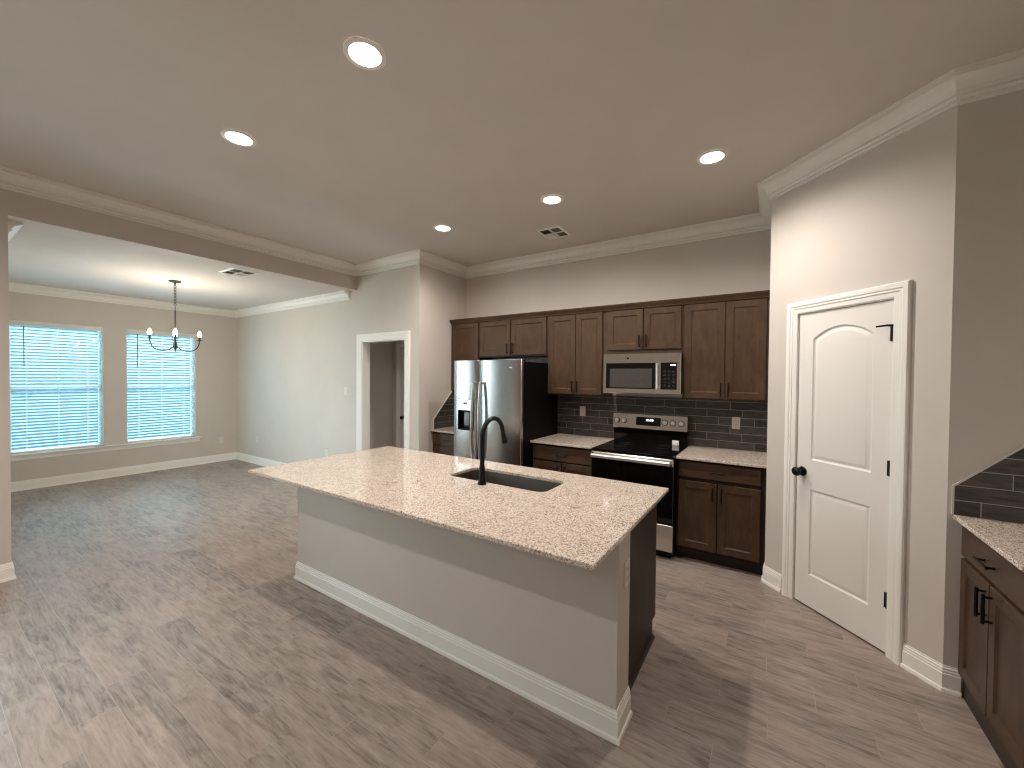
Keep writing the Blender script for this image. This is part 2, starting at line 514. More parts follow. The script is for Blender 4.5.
# dining near wall with a window (beside the opening, out of frame) and living-room walls
NW = (-7.1, -5.25, 0.50, 2.30)
boxes('wall_near', 'wall', (XW, NW[0], YS-0.12, YS, 0, ZD), (NW[1], XH2, YS-0.12, YS, 0, ZD), (NW[0], NW[1], YS-0.12, YS, 0, NW[2]), (NW[0], NW[1], YS-0.12, YS, NW[3], ZD))
LW = (-1.35, 0.22, 0.48, 2.30)
boxes('wall_left', 'wall', (XH2, XH, YR, LW[0], 0, ZK), (XH2, XH, LW[1], YS, 0, ZK), (XH2, XH, LW[0], LW[1], 0, LW[2]), (XH2, XH, LW[0], LW[1], LW[3], ZK))
boxes('wall_rear', 'wall', (XH2, XR+0.12, YR-0.12, YR, 0, ZK))
boxes('wall_right', 'wall', (XR, XR+0.12, YR, YB, 0, ZK))
boxes('wall_return', 'wall', (P2X, XR, P2Y, P2Y+0.11, 0, ZK))
boxes('wall_pantry_side', 'wall', (XP, XP+0.11, YP, YB, 0, ZK))
# angled pantry wall: s along the wall, d behind its face
def PW(s, z, h): return (XP + R2*s - R2*h, YP - R2*s - R2*h, z)     # h: out into the kitchen
def PWB(s, d, z): return PW(s, z, -d)
DS0, DS1, DZ = 0.247, 0.867, 2.066
m = MB()
m.box(0.0, DS0, 0, 0.11, 0, ZK, fn=PWB); m.box(DS1, WLEN, 0, 0.11, 0, ZK, fn=PWB); m.box(DS0, DS1, 0, 0.11, DZ, ZK, fn=PWB)
struct(m.build('wall_pantry', 'wall', weld=False))

# ------------------------------------------------------------------ mouldings
def crown_prof(zc, p=0.095, h=0.141):
    q = [(0, h), (0.13*p, h), (0.13*p, 0.90*h), (0.06*p, 0.885*h), (0.06*p, 0.86*h), (0.24*p, 0.84*h), (0.27*p, 0.74*h), (0.19*p, 0.71*h), (0.38*p, 0.69*h), (0.41*p, 0.60*h),
         (0.34*p, 0.565*h), (0.40*p, 0.50*h), (0.47*p, 0.40*h), (0.57*p, 0.31*h), (0.70*p, 0.24*h), (0.86*p, 0.20*h), (0.80*p, 0.165*h), (1.0*p, 0.15*h), (1.0*p, 0), (0, 0)]
    return [(o, zc-d) for o, d in q]
kp = [(XH, YR), (XH, YD), (XC, YD), (XC, YB), (XP, YB), (XP, YP), (P2X, P2Y), (XR, P2Y), (XR, YR)]
tn = 0
for i in range(len(kp)-1):
    tn += 1
    struct(MB().sweep(kp, crown_prof(ZK), side=-1, seg=(i, i+1)).build('trim_%d' % tn, 'trim', smooth=25))
dp = [(XH2, YS), (XW, YS), (XW, YD), (XH2, YD)]
for i in range(3):
    tn += 1
    struct(MB().sweep(dp, crown_prof(ZD, 0.09, 0.116), side=-1, seg=(i, i+1)).build('trim_%d' % tn, 'trim', smooth=25))
BH = 0.132
bprof = [(0, 0), (0.022, 0), (0.022, 0.012), (0.019, 0.019), (0.013, 0.022), (0.013, 0.092), (0.010, 0.096), (0.0105, 0.106), (0.008, 0.110), (0.0085, 0.120), (0.005, 0.124), (0.004, BH), (0, BH)]
def boards(path, names, side=-1):
    for i, nm in enumerate(names):
        if nm: struct(MB().sweep(path, bprof, side=side, seg=(i, i+1)).build('baseboard_'+nm, 'trim', smooth=25))
boards([(XH, YR), (XH, YS), (XW, YS), (XW, YD), (-4.886, YD)], ['left', 'near', 'window', 'doorway'])
boards([(-3.834, YD), (XC, YD), (XC, 3.778)], ['doorway_right', 'corner'])
def pw2(s): q = PW(s, 0, 0); return (q[0], q[1])
boards([(XP, 3.79), (XP, YP), pw2(0.160)], ['pantry_side', 'pantry_left'])
boards([pw2(0.944), (P2X, P2Y), (0.815, P2Y)], ['pantry_right', 'return'])

cprof = [(0, 0), (0, 0.010), (0.006, 0.013), (0.030, 0.014), (0.034, 0.019), (0.046, 0.017), (0.050, 0.021), (0.066, 0.024), (0.076, 0.022), (0.082, 0.016), (0.082, 0)]

# pantry door
d1 = sgroup('door_1', (XP+R2*0.557, YP-R2*0.557, 0))
MB().sweep([(DS0+0.006, 0), (DS0+0.006, DZ-0.002), (DS1-0.006, DZ-0.002), (DS1-0.006, 0)], cprof, fn=PW, side=1).build('casing', 'trim', d1, smooth=25)
m = MB()
m.box(DS0-0.004, DS0+0.008, -0.001, 0.115, 0, DZ, fn=PWB); m.box(DS1-0.008, DS1+0.004, -0.001, 0.115, 0, DZ, fn=PWB); m.box(DS0, DS1, -0.001, 0.115, DZ-0.008, DZ+0.004, fn=PWB)
m.box(DS0+0.004, DS0+0.022, 0.046, 0.075, 0, DZ, fn=PWB); m.box(DS1-0.022, DS1-0.004, 0.046, 0.075, 0, DZ, fn=PWB)
m.build('jamb', 'trim', d1, weld=False)
def arch(a0, a1, b0, bs, bp, n=18):
    pts = [(a0, b0), (a1, b0)]
    for k in range(n+1):
        t = k/n; u = 1-2*t
        pts.append((a1+(a0-a1)*t, bs + (bp-bs)*(1-u*u)))
    return pts
s0, s1 = DS0+0.011, DS1-0.011
m = MB()
m.panel(rect(s0, s1, 0.012, DZ-0.011), [rect(s0+0.105, s1-0.105, 0.235, 0.832), arch(s0+0.105, s1-0.105, 1.036, 1.875, 1.950)], 0.035,
        lambda a, b, h: PW(a, b, h-0.040), rings=((0, 0), (0.006, -0.007), (0.014, -0.010), (0.036, -0.002), (0.040, -0.0015)))
m.build('door_slab', 'doorpaint', d1, smooth=20)
m = MB()
kx = s0+0.045
axn = (-R2, -R2, 0)
m.lathe(PW(kx, 0.945, -0.005), [(0.033, 0), (0.033, 0.004), (0.029, 0.009), (0.013, 0.011), (0.012, 0.026), (0.020, 0.032), (0.029, 0.042), (0.032, 0.053), (0.029, 0.064), (0.017, 0.072), (0.0, 0.073)], 28, axn)
m.build('knob', 'black', d1, smooth=30)
for hz in (0.319, 1.085, 1.862):
    m = MB()
    m.cyl(PW(DS1-0.008, hz-0.044, 0.004), PW(DS1-0.008, hz+0.044, 0.004), 0.0065, n=14)
    m.box(DS1-0.028, DS1-0.006, 0.0, 0.006, hz-0.044, hz+0.044, fn=PWB)
    m.cyl(PW(DS1-0.008, hz+0.044, 0.004), PW(DS1-0.008, hz+0.050, 0.004), 0.0045, n=12)
    h = m.build('hinge', 'black', d1, smooth=30, weld=False)
    if hz > 1.8:
        MB().tube([PW(DS1-0.006, hz+0.044, 0.006), PW(DS1-0.03, hz+0.047, 0.02), PW(DS1-0.075, hz+0.043, 0.040)], [0.007, 0.006, 0.005], 10).build('door_stop', 'black', h, smooth=30)
# cased opening to the hall
d2 = sgroup('door_2', ((OX0+OX1)/2, YD, 0))
DW = lambda a, b, h: (a, YD-h, b)
MB().sweep([(OX0-0.004, 0), (OX0-0.004, OZ+0.004), (OX1+0.004, OZ+0.004), (OX1+0.004, 0)], [(o*1.14, h) for o, h in cprof], fn=DW, side=1).build('casing', 'trim', d2, smooth=25)
m = MB()
m.box(OX0-0.006, OX0+0.012, YD-0.002, YD+0.124, 0, OZ); m.box(OX1-0.012, OX1+0.006, YD-0.002, YD+0.124, 0, OZ); m.box(OX0, OX1, YD-0.002, YD+0.124, OZ-0.012, OZ+0.006)
m.build('jamb', 'trim', d2, weld=False)
# door at the back of the hall
d3 = sgroup('door_3', (-4.7, HY, 0))
HW = lambda a, b, h: (a, HY-h, b)
MB().sweep([(-4.975, 0), (-4.975, 2.05), (-4.21, 2.05), (-4.21, 0)], cprof, fn=HW, side=1).build('casing', 'trim', d3, smooth=25)
m = MB(); m.panel(rect(-4.97, -4.215, 0.012, 2.045), [rect(-4.87, -4.315, 0.24, 0.83), rect(-4.87, -4.315, 1.03, 1.92)], 0.008, HW, rings=((0, 0), (0.012, -0.006), (0.036, -0.001)))
m.build('door_slab', 'doorpaint', d3, smooth=20)
MB().lathe((-4.885, HY-0.008, 0.945), [(0.028, 0), (0.028, 0.006), (0.011, 0.009), (0.010, 0.026), (0.024, 0.038), (0.028, 0.050), (0.018, 0.066), (0, 0.068)], 24, (0, -1, 0)).build('knob', 'black', d3, smooth=30)

# ------------------------------------------------------------------ windows and blinds
def window(n, y0, y1):
    w = sgroup('window_%d' % n, (XW-0.11, (y0+y1)/2, WZ0))
    xo = XW-0.15
    m = MB(); f = 0.028
    m.box(xo, xo+0.06, y0, y0+f, WZ0, WZ1); m.box(xo, xo+0.06, y1-f, y1, WZ0, WZ1); m.box(xo, xo+0.06, y0+f, y1-f, WZ0, WZ0+f); m.box(xo, xo+0.06, y0+f, y1-f, WZ1-f, WZ1)
    zm = (WZ0+WZ1)/2
    m.box(xo+0.005, xo+0.055, y0+f, y1-f, zm-0.016, zm+0.016)
    m.build('window_frame', 'vinyl', w, weld=False)
    m = MB(); m.box(xo+0.026, xo+0.030, y0+f, y1-f, WZ0+f, zm-0.016); m.box(xo+0.026, xo+0.030, y0+f, y1-f, zm+0.016, WZ1-f)
    m.build('window_pane', 'glassblue', w, weld=False)
window(1, W1A, W1B); window(2, W2A, W2B)
m = MB(); m.box(XW-0.09, XW+0.045, W1A-0.10, W2B+0.075, WZ0-0.022, WZ0, 0.004)
struct(m.build('window_sill', 'trim'))
m = MB(); m.box(XW, XW+0.016, W1A-0.08, W2B+0.055, WZ0-0.085, WZ0-0.022, 0.003)
struct(m.build('trim_%d' % (tn+1), 'trim')); tn += 1

def blind(y0, y1, label):
    t = thing('window_blind', label, 'blind', (XW-0.04, (y0+y1)/2, WZ0), 'horizontal blinds in the dining windows')
    xc = XW-0.045
    y0 += 0.006; y1 -= 0.006
    m = MB(); m.box(XW-0.075, XW-0.006, y0, y1, WZ1-0.062, WZ1-0.002, 0.003)
    m.box(XW-0.006, XW+0.004, y0-0.004, y1+0.004, WZ1-0.070, WZ1-0.002, 0.002)
    m.build('headrail', 'rail', t, weld=False)
    m = MB()
    pitch = 0.0435; n = int((WZ1-0.075-(WZ0+0.035))/pitch)
    T = -math.radians(30); hw = 0.025
    for k in range(n+1):
        z = WZ0+0.052 + k*pitch
        pts = []
        for j in range(5):
            u = -1 + j*0.5; bow = 0.003*(1-u*u)
            pts.append((xc + u*hw*math.cos(T) + bow*math.sin(T), z - u*hw*math.sin(T) + bow*math.cos(T)))
        lo = [m.bm.verts.new((x, y0, zz)) for x, zz in pts]; hi = [m.bm.verts.new((x, y1, zz)) for x, zz in pts]
        for j in range(4): m.bm.faces.new((lo[j], lo[j+1], hi[j+1], hi[j]))
    m.build('slats', 'slat', t, smooth=60, weld=False)
    MB().box(xc-0.025, xc+0.025, y0, y1, WZ0+0.006, WZ0+0.026, 0.004).build('bottom_rail', 'rail', t)
    for fy in (0.17, 0.5, 0.83):
        yy = y0+(y1-y0)*fy
        m = MB(); m.box(xc+0.027, xc+0.0285, yy-0.0014, yy+0.0014, WZ0+0.02, WZ1-0.06); m.box(xc-0.0285, xc-0.027, yy-0.0014, yy+0.0014, WZ0+0.02, WZ1-0.06)
        m.build('ladder_tape', 'rail', t, weld=False)
    yw = y0+0.125
    MB().tube([(XW-0.008, yw, WZ1-0.06), (XW-0.008, yw, WZ1-0.62)], 0.0045, 8).build('tilt_wand', 'slot', t, smooth=40)
    return t
blind(W1A, W1B, 'white horizontal blind in the left dining window, beside the wall end')
blind(W2A, W2B, 'white horizontal blind in the right dining window, behind the chandelier')

# windows of the rooms beside and behind the camera
def big_window(n, loc, fn, a0, a1, b0, b1):
    w = sgroup('window_%d' % n, loc)
    m = MB(); f = 0.05; am = (a0+a1)/2
    m.box(a0, a0+f, b0, b1, 0.04, 0.10, fn=fn); m.box(a1-f, a1, b0, b1, 0.04, 0.10, fn=fn); m.box(am-f, am+f, b0, b1, 0.04, 0.10, fn=fn)
    m.box(a0, a1, b0, b0+f, 0.04, 0.10, fn=fn); m.box(a0, a1, b1-f, b1, 0.04, 0.10, fn=fn)
    m.build('window_frame', 'vinyl', w, weld=False)
    m = MB(); m.box(a0+f, am-f, b0+f, b1-f, 0.068, 0.072, fn=fn); m.box(am+f, a1-f, b0+f, b1-f, 0.068, 0.072, fn=fn)
    m.build('window_pane', 'glass', w, weld=False)
big_window(3, ((NW[0]+NW[1])/2, YS, NW[2]), lambda a, b, h: (a, YS-h, b), *NW)
big_window(4, (XH, (LW[0]+LW[1])/2, LW[2]), lambda a, b, h: (XH-h, a, b), *LW)
struct(MB().box(-30, 30, -30, 30, -0.25, -0.19).build('driveway_ground', 'concrete'))
struct(MB().box(-10.2, XH2-0.02, -6.5, YS-0.14, -0.19, -0.15).build('lawn', 'grass'))
struct(MB().box(-14.0, -13.6, -6, 10, -0.19, 3.0).build('wall_backdrop', 'backdrop'))  # added wall: hides the bright sky behind the dining blinds

def portal(name, loc, rot, sx, sy):
    l = bpy.data.lights.new(name, 'AREA'); l.shape = 'RECTANGLE'; l.size = sx; l.size_y = sy
    l.cycles.is_portal = True
    o = bpy.data.objects.new(name, l); C.objects.link(o); o.location = loc; o.rotation_euler = rot
portal('daylight_near', ((NW[0]+NW[1])/2, YS-0.13, (NW[2]+NW[3])/2), (PI/2, 0, PI), NW[1]-NW[0], NW[3]-NW[2])
portal('daylight_living', (XH2-0.01, (LW[0]+LW[1])/2, (LW[2]+LW[3])/2), (PI/2, 0, -PI/2), LW[1]-LW[0], LW[3]-LW[2])
portal('daylight_one', (XW-0.155, (W1A+W1B)/2, (WZ0+WZ1)/2), (PI/2, 0, -PI/2), W1B-W1A, WZ1-WZ0)
portal('daylight_two', (XW-0.155, (W2A+W2B)/2, (WZ0+WZ1)/2), (PI/2, 0, -PI/2), W2B-W2A, WZ1-WZ0)

# ------------------------------------------------------------------ recessed lights
def can(x, y, label, k=1.0, beam=173):
    t = thing('recessed_light', label, 'ceiling light', (x, y, ZK), 'recessed ceiling lights')
    MB().lathe((x, y, ZK), [(0.097, -0.001), (0.097, -0.004), (0.090, -0.007), (0.074, -0.006), (0.073, -0.001)], 40, cap=False).build('trim_ring', 'trim', t, smooth=40)
    MB().lathe((x, y, ZK), [(0.074, -0.0005), (0.074, -0.004), (0.0, -0.005)], 40, cap=False).build('lens', 'lens', t, smooth=40)
    l = bpy.data.lights.new('can_lamp', 'SPOT'); l.energy = CAN_W*k; l.color = CAN_COL
    l.spot_size = math.radians(beam); l.spot_blend = 0.88; l.shadow_soft_size = 0.035
    o = bpy.data.objects.new('can_lamp', l); C.objects.link(o); o.parent = t; o.location = (0, 0, -0.055)
can(-1.653, 1.233, 'lit recessed light nearest the camera, the largest round lamp in the ceiling', 0.95)
can(-2.919, 1.227, 'lit recessed light near the header over the dining opening, left of the largest lamp', 0.95)
can(-1.620, 3.091, 'lit recessed light beside the square kitchen ceiling vent', 1.45)
can(-2.874, 3.089, 'lit recessed light nearest the corner of the doorway wall', 1.3)
can(-0.382, 3.083, 'lit recessed light nearest the angled pantry wall', 1.3, 160)
for x, y, w in ((-3.1, -0.63, 'nearest the end of the header'), (-1.85, -0.63, 'closest to the camera'), (-3.1, -2.5, 'added for fill, farthest from the kitchen')):  # the farthest light is added to raise the room's bounce light
    can(x, y, 'recessed living-side light behind the camera, ' + w, 0.9)

# ------------------------------------------------------------------ ceiling vents
def vent(x, y, z, sx, sy, label, rot=0):
    t = thing('ceiling_vent', label, 'vent', (x, y, z), 'ceiling air vents')
    m = MB()
    m.sweep([(x-sx/2, y-sy/2), (x+sx/2, y-sy/2), (x+sx/2, y+sy/2), (x-sx/2, y+sy/2)], [(0, z), (0, z-0.004), (0.022, z-0.010), (0.030, z-0.010), (0.030, z)], side=1, closed=True)
    m.box(x-0.008, x+0.008, y-sy/2+0.03, y+sy/2-0.03, z-0.010, z-0.001); m.box(x-sx/2+0.03, x+sx/2-0.03, y-0.008, y+0.008, z-0.010, z-0.001)
    m.build('frame', 'trim', t, weld=False)
    MB().box(x-sx/2+0.02, x+sx/2-0.02, y-sy/2+0.02, y+sy/2-0.02, z-0.0022, z-0.0006).build('duct_opening', 'slot', t)
    m = MB()
    def bank(x0, x1, y0, y1, ax, tilt):
        n = int(((x1-x0) if ax == 'x' else (y1-y0))/0.017)
        for k in range(n):
            c = ((x0 if ax == 'x' else y0)) + (k+0.5)*0.017
            dx = 0.007*math.cos(tilt); dz = 0.0035
            if ax == 'x': pts = [(c-dx, y0, z-0.0095+ (dz if tilt < 0 else -dz)+0.003), (c-dx, y1, z-0.0095+(dz if tilt < 0 else -dz)+0.003), (c+dx, y1, z-0.0065-(dz if tilt < 0 else -dz)), (c+dx, y0, z-0.0065-(dz if tilt < 0 else -dz))]
            else: pts = [(x0, c-dx, z-0.0065+(dz if tilt < 0 else -dz)), (x1, c-dx, z-0.0065+(dz if tilt < 0 else -dz)), (x1, c+dx, z-0.0065-(dz if tilt < 0 else -dz)), (x0, c+dx, z-0.0065-(dz if tilt < 0 else -dz))]
            m.poly(pts)
    hx, hy = sx/2-0.03, sy/2-0.03
    bank(x-hx, x-0.008, y-hy, y-0.008, 'y', 0.5); bank(x+0.008, x+hx, y-hy, y-0.008, 'x', -0.5)
    bank(x-hx, x-0.008, y+0.008, y+hy, 'x', 0.5); bank(x+0.008, x+hx, y+0.008, y+hy, 'x', -0.5)
    m.build('louvres', 'trim', t, weld=False)
vent(-1.962, 3.803, ZK, 0.27, 0.32, 'square white louvred vent in the kitchen ceiling above the cabinets')
vent(-5.24, 2.20, ZD, 0.36, 0.28, 'white louvred vent in the dining ceiling, right of the chandelier')

# ------------------------------------------------------------------ island
IX0, IX1, IY0, IY1 = -3.130, -0.534, 1.3726, 2.612
WX0, WX1, WY0, WY1 = -3.109, -0.556, 1.7165, 1.890
isl = thing('kitchen_island', 'long kitchen island with beige front wall, white baseboard and dark wood back', 'kitchen island', ((WX0+WX1)/2, 2.1, 0))
CTZ = ZT-0.022
MB().box(WX0, WX1, WY0, WY1, 0, CTZ-0.0005).build('half_wall', 'wall', isl)
MB().sweep([(WX0, WY1), (WX0, WY0), (WX1, WY0), (WX1, WY1)], bprof, side=-1).build('island_baseboard', 'trim', isl, smooth=25)
px0, px1 = WX0+0.046, WX1-0.046
for pa in (px0, px1-0.018):
    pp = [(WY1, 0), (2.53, 0), (2.53, 0.105), (2.60, 0.105), (2.60, CTZ-0.0005), (WY1, CTZ-0.0005)]
    m = MB()
    A = [m.bm.verts.new((pa, y, z)) for y, z in pp]; B = [m.bm.verts.new((pa+0.018, y, z)) for y, z in pp]
    m.bm.faces.new(A); m.bm.faces.new(B)
    for i in range(6): m.bm.faces.new((A[i], A[(i+1) % 6], B[(i+1) % 6], B[i]))
    m.build('end_panel', 'cabdark', isl, weld=False)
m = MB(); m.sweep([(px1, WY1), (px1, 2.53)], [(0, 0), (0.016, 0), (0.016, 0.006), (0.009, 0.017), (0, 0.020)], side=-1)
m.build('shoe_moulding', 'toe', isl)
MB().box(px0+0.018, px1-0.018, 2.515, 2.53, 0, 0.105).build('toe_kick', 'toe', isl)
m = MB(); m.box(px0+0.018, px1-0.018, 2.575, 2.594, 0.105, CTZ-0.0005); m.build('cabinet_face', 'cabh', isl)
FYI = lambda a, b, h: (a, 2.594+h, b)
xs = [px0+0.03, -2.42, -1.92, -1.52, -1.12, px1-0.03]
for a, b in zip(xs, xs[1:]):
    MB().panel(rect(a+0.004, b-0.004, 0.125, 0.86), [rect(a+0.06, b-0.06, 0.181, 0.804)], 0.019, FYI).build('cabinet_door', 'cab', isl)

# countertop with sink cut-out
SX0, SX1, SY0, SY1 = -1.875, -1.122, 2.074, 2.395
ct = MB()
hole = rrect(SX0, SX1, SY0, SY1, 0.055)
def slab(m, outer, holes, z0, z1, e=0.003):
    def offs(poly, d):
        n = len(poly); P = [Vector(p) for p in poly]; out = []
        for i in range(n):
            d1 = (P[i]-P[i-1]).normalized(); d2 = (P[(i+1) % n]-P[i]).normalized()
            n1 = Vector((-d1.y, d1.x)); n2 = Vector((-d2.y, d2.x)); mm = (n1+n2)/(1+n1.dot(n2)); out.append((P[i].x+mm.x*d, P[i].y+mm.y*d))
        return out
    levels = [(e, z0), (0, z0+e), (0, z1-e), (e, z1)]
    def fill(polys, z):
        vs = [m.bm.verts.new((p[0], p[1], z)) for q in polys for p in q]
        for t in tessellate_polygon([[Vector((p[0], p[1], 0)) for p in q] for q in polys]): 
            try: m.bm.faces.new([vs[i] for i in t])
            except ValueError: pass
    oh = [[offs(h, -d) for d, z in levels] for h in holes]
    oo = [offs(outer, d) for d, z in levels]
    fill([oo[0]]+[h[0] for h in oh], z0); fill([oo[3]]+[h[3] for h in oh], z1)
    for rings in [oo]+oh:
        for k in range(3):
            A = [m.bm.verts.new((*p, levels[k][1])) for p in rings[k]]; B = [m.bm.verts.new((*p, levels[k+1][1])) for p in rings[k+1]]
            n = len(A)
            for i in range(n): m.bm.faces.new((A[i], A[(i+1) % n], B[(i+1) % n], B[i]))
slab(ct, rect(IX0, IX1, IY0, IY1), [hole], CTZ, ZT)
tag(ct.build('countertop', 'granite', smooth=30), 'long speckled beige granite countertop on the island, with the sink cut-out', 'countertop', 'granite countertops')

sk = thing('kitchen_sink', 'steel undermount sink set into the island countertop', 'sink', ((SX0+SX1)/2, (SY0+SY1)/2, CTZ-0.21))
m = MB()
lv = [(-0.03, CTZ-0.0015), (-0.008, CTZ-0.0015), (-0.004, CTZ-0.012), (0.004, CTZ-0.17), (0.02, CTZ-0.196), (0.05, CTZ-0.205)]
rg = []
for d, z in lv:
    rg.append([m.bm.verts.new((*p, z)) for p in rrect(SX0+d, SX1-d, SY0+d, SY1-d, max(0.055-d*0.5, 0.02))])
for A, B in zip(rg, rg[1:]):
    n = len(A)
    for i in range(n): m.bm.faces.new((A[i], A[(i+1) % n], B[(i+1) % n], B[i]))
m.bm.faces.new(rg[-1])
m.build('basin', 'sinksteel', sk, smooth=50)
MB().lathe(((SX0+SX1)/2, (SY0+SY1)/2+0.05, CTZ-0.2045), [(0.055, 0), (0.055, 0.003), (0.045, 0.004), (0.040, 0.001), (0, 0.001)], 28, cap=False).build('drain', 'steel2', sk, smooth=30)

fx, fy = -1.537, 2.023
fc = thing('kitchen_faucet', 'matte black gooseneck faucet standing in front of the island sink', 'faucet', (fx, fy, ZT))
MB().lathe((fx, fy, ZT), [(0.029, 0), (0.029, 0.006), (0.026, 0.012), (0.022, 0.03), (0.0185, 0.07), (0.0175, 0.115), (0.0155, 0.118), (0.0155, 0.122)], 28).build('body', 'black', fc, smooth=40)
pts = [(fx, fy, ZT+0.12), (fx, fy, 1.12), (fx, fy, 1.196)]
cz, rr, cyy = 1.206, 0.115, fy+0.115
for k in range(19):
    a = PI - k*(PI*0.97)/18
    pts.append((fx, cyy+rr*math.cos(a), cz+rr*math.sin(a)))
MB().tube(pts, 0.0152, 16).build('neck', 'black', fc, smooth=40)
e = Vector(pts[-1]); d = (e-Vector(pts[-2])).normalized(); d = (d+Vector((0, 0.22, -0.1))).normalized()
MB().tube([e-d*0.006, e+d*0.010, e+d*0.042, e+d*0.070, e+d*0.076], [0.0155, 0.0165, 0.0195, 0.0225, 0.0205], 20).build('spray_head', 'black', fc, smooth=40)

# ------------------------------------------------------------------ cabinets
YU = 4.106; UZ0, UZ1 = 1.398, 2.300
FU = lambda y: (lambda a, b, h: (a, y-h, b))
def pull(parent, p, q, out, r=0.0068, name='handle'):
    """bar pull from p to q standing off along out"""
    p, q, o = Vector(p), Vector(q), Vector(out)
    d = (q-p).normalized()
    m = MB()
    m.tube([p+o*0.028-d*0.012, q+o*0.028+d*0.012], r, 10)
    m.tube([p, p+o*0.028], r*0.8, 8); m.tube([q, q+o*0.028], r*0.8, 8)
    return m.build(name, 'black', parent, smooth=40, weld=False)
RD = ((0, 0), (0.004, -0.003), (0.010, -0.0085), (0.013, -0.009))
def shaker(name, parent, a0, a1, b0, b1, fn, mat='cab', st=0.056):
    return MB().panel(rect(a0, a1, b0, b1), [rect(a0+st, a1-st, b0+st, b1-st)], 0.019, fn, rings=RD).build(name, mat, parent)
def upper(name, label, x0, x1, z0, doors, handles, yf=YU):
    t = thing(name, label, 'cabinet', ((x0+x1)/2, YB, z0), 'wall cabinets')
    yc = yf+0.0195
    m = MB(); m.box(x0+0.0008, x1-0.0008, yc, YB, z0, UZ1)
    m.build('cabinet_box', 'cab', t)
    for (a, b, zz0, zz1), hx in zip(doors, handles):
        d = shaker('cabinet_door', t, a, b, zz0, zz1, lambda A, B, H: (A, yc-0.0005-H, B))
        if hx is not None:
            hz = zz0+0.035
            pull(d, (hx, yf-0.0005, hz), (hx, yf-0.0005, hz+0.096), (0, -1, 0))
    return t
upper('upper_cabinet', 'narrow dark wood wall cabinet at the left wall, beside the refrigerator', XC+0.002, -3.192, UZ0, [(-3.655, -3.205, UZ0+0.012, 2.292)], [-3.235])
upper('upper_cabinet', 'short two-door wall cabinet above the refrigerator', -3.190, -2.196, 1.845, [(-3.172, -2.712, 1.862, 2.292), (-2.694, -2.212, 1.862, 2.292)], [-2.745, -2.662])
upper('upper_cabinet', 'tall two-door wall cabinet between refrigerator and microwave', -2.194, -1.528, UZ0, [(-2.180, -1.846, UZ0+0.014, 2.292), (-1.838, -1.536, UZ0+0.014, 2.292)], [-1.872, -1.812])
upper('upper_cabinet', 'short two-door wall cabinet above the microwave', -1.526, -0.738, 1.848, [(-1.478, -1.112, 1.885, 2.292), (-1.102, -0.752, 1.885, 2.292)], [-1.142, -1.072])
upper('upper_cabinet', 'tall two-door wall cabinet right of the microwave, beside the pantry corner', -0.736, -0.040, UZ0, [(-0.720, -0.378, UZ0+0.014, 2.292), (-0.369, -0.060, UZ0+0.014, 2.292)], [-0.404, -0.343])
m = MB()
m.sweep([(XC+0.002, YU+0.02), (XP-0.004, YU+0.02)], [(-0.05, UZ1), (0.021, UZ1), (0.023, UZ1+0.012), (0.030, UZ1+0.020), (0.040, UZ1+0.036), (0.046, UZ1+0.044), (0.048, UZ1+0.056), (-0.05, UZ1+0.056)], side=-1)
tag(m.build('cabinet_crown', 'cabh'), 'dark wood crown moulding running along the tops of the wall cabinets', 'cabinet trim')

YC = 3.734; BF = YC+0.028           # counter front edge, cabinet door front
def base(label, x0, x1, drawers, doors, group='base cabinets'):
    t = thing('base_cabinet', label, 'cabinet', ((x0+x1)/2, YB, 0), group)
    yc = BF+0.0195
    m = MB(); m.box(x0+0.0008, x1-0.0008, yc, YB-0.002, 0.10, CTZ-0.001); m.build('cabinet_box', 'cabdark', t)
    MB().box(x0+0.0008, x1-0.0008, yc+0.06, yc+0.075, 0, 0.10).build('toe_kick', 'toe', t)
    fn = lambda A, B, H: (A, yc-0.0005-H, B)
    for a, b, z0, z1 in drawers:
        d = MB().panel(rect(a, b, z0, z1), [], 0.019, fn, edge=0.004).build('drawer', 'cabh', t)
        xm = (a+b)/2; pull(d, (xm-0.05, BF-0.0005, (z0+z1)/2), (xm+0.05, BF-0.0005, (z0+z1)/2), (0, -1, 0))
    for a, b, z0, z1, hx in doors:
        d = shaker('cabinet_door', t, a, b, z0, z1, fn)
        pull(d, (hx, BF-0.0005, z1-0.135), (hx, BF-0.0005, z1-0.04), (0, -1, 0))
    return t
base('dark wood drawer base cabinet in the corner left of the refrigerator', XC+0.002, -3.125, [(-3.655, -3.135, 0.725, 0.868), (-3.655, -3.135, 0.545, 0.715), (-3.655, -3.135, 0.345, 0.535), (-3.655, -3.135, 0.125, 0.335)], [])
base('dark wood base cabinet between the refrigerator and the range', -2.180, -1.476, [(-2.172, -1.490, 0.722, 0.868)], [(-2.172, -1.832, 0.125, 0.706, -1.866), (-1.824, -1.490, 0.125, 0.706, -1.790)])
base('dark wood base cabinet right of the range, with one wide drawer over two doors', -0.708, -0.040, [(-0.690, -0.074, 0.738, 0.868)], [(-0.690, -0.388, 0.125, 0.706, -0.418), (-0.380, -0.074, 0.125, 0.706, -0.350)])
def counter(label, poly):
    m = MB(); slab(m, poly, [], CTZ, ZT); return tag(m.build('countertop', 'granite', smooth=30), label, 'countertop', 'granite countertops')
counter('small speckled granite countertop in the corner left of the refrigerator', rect(XC+0.001, -3.122, YC, YB-0.001))
counter('speckled granite countertop between the refrigerator and the range', rect(-2.190, -1.474, YC, YB-0.001))
counter('speckled granite countertop right of the range', rect(-0.710, XP-0.001, YC, YB-0.001))

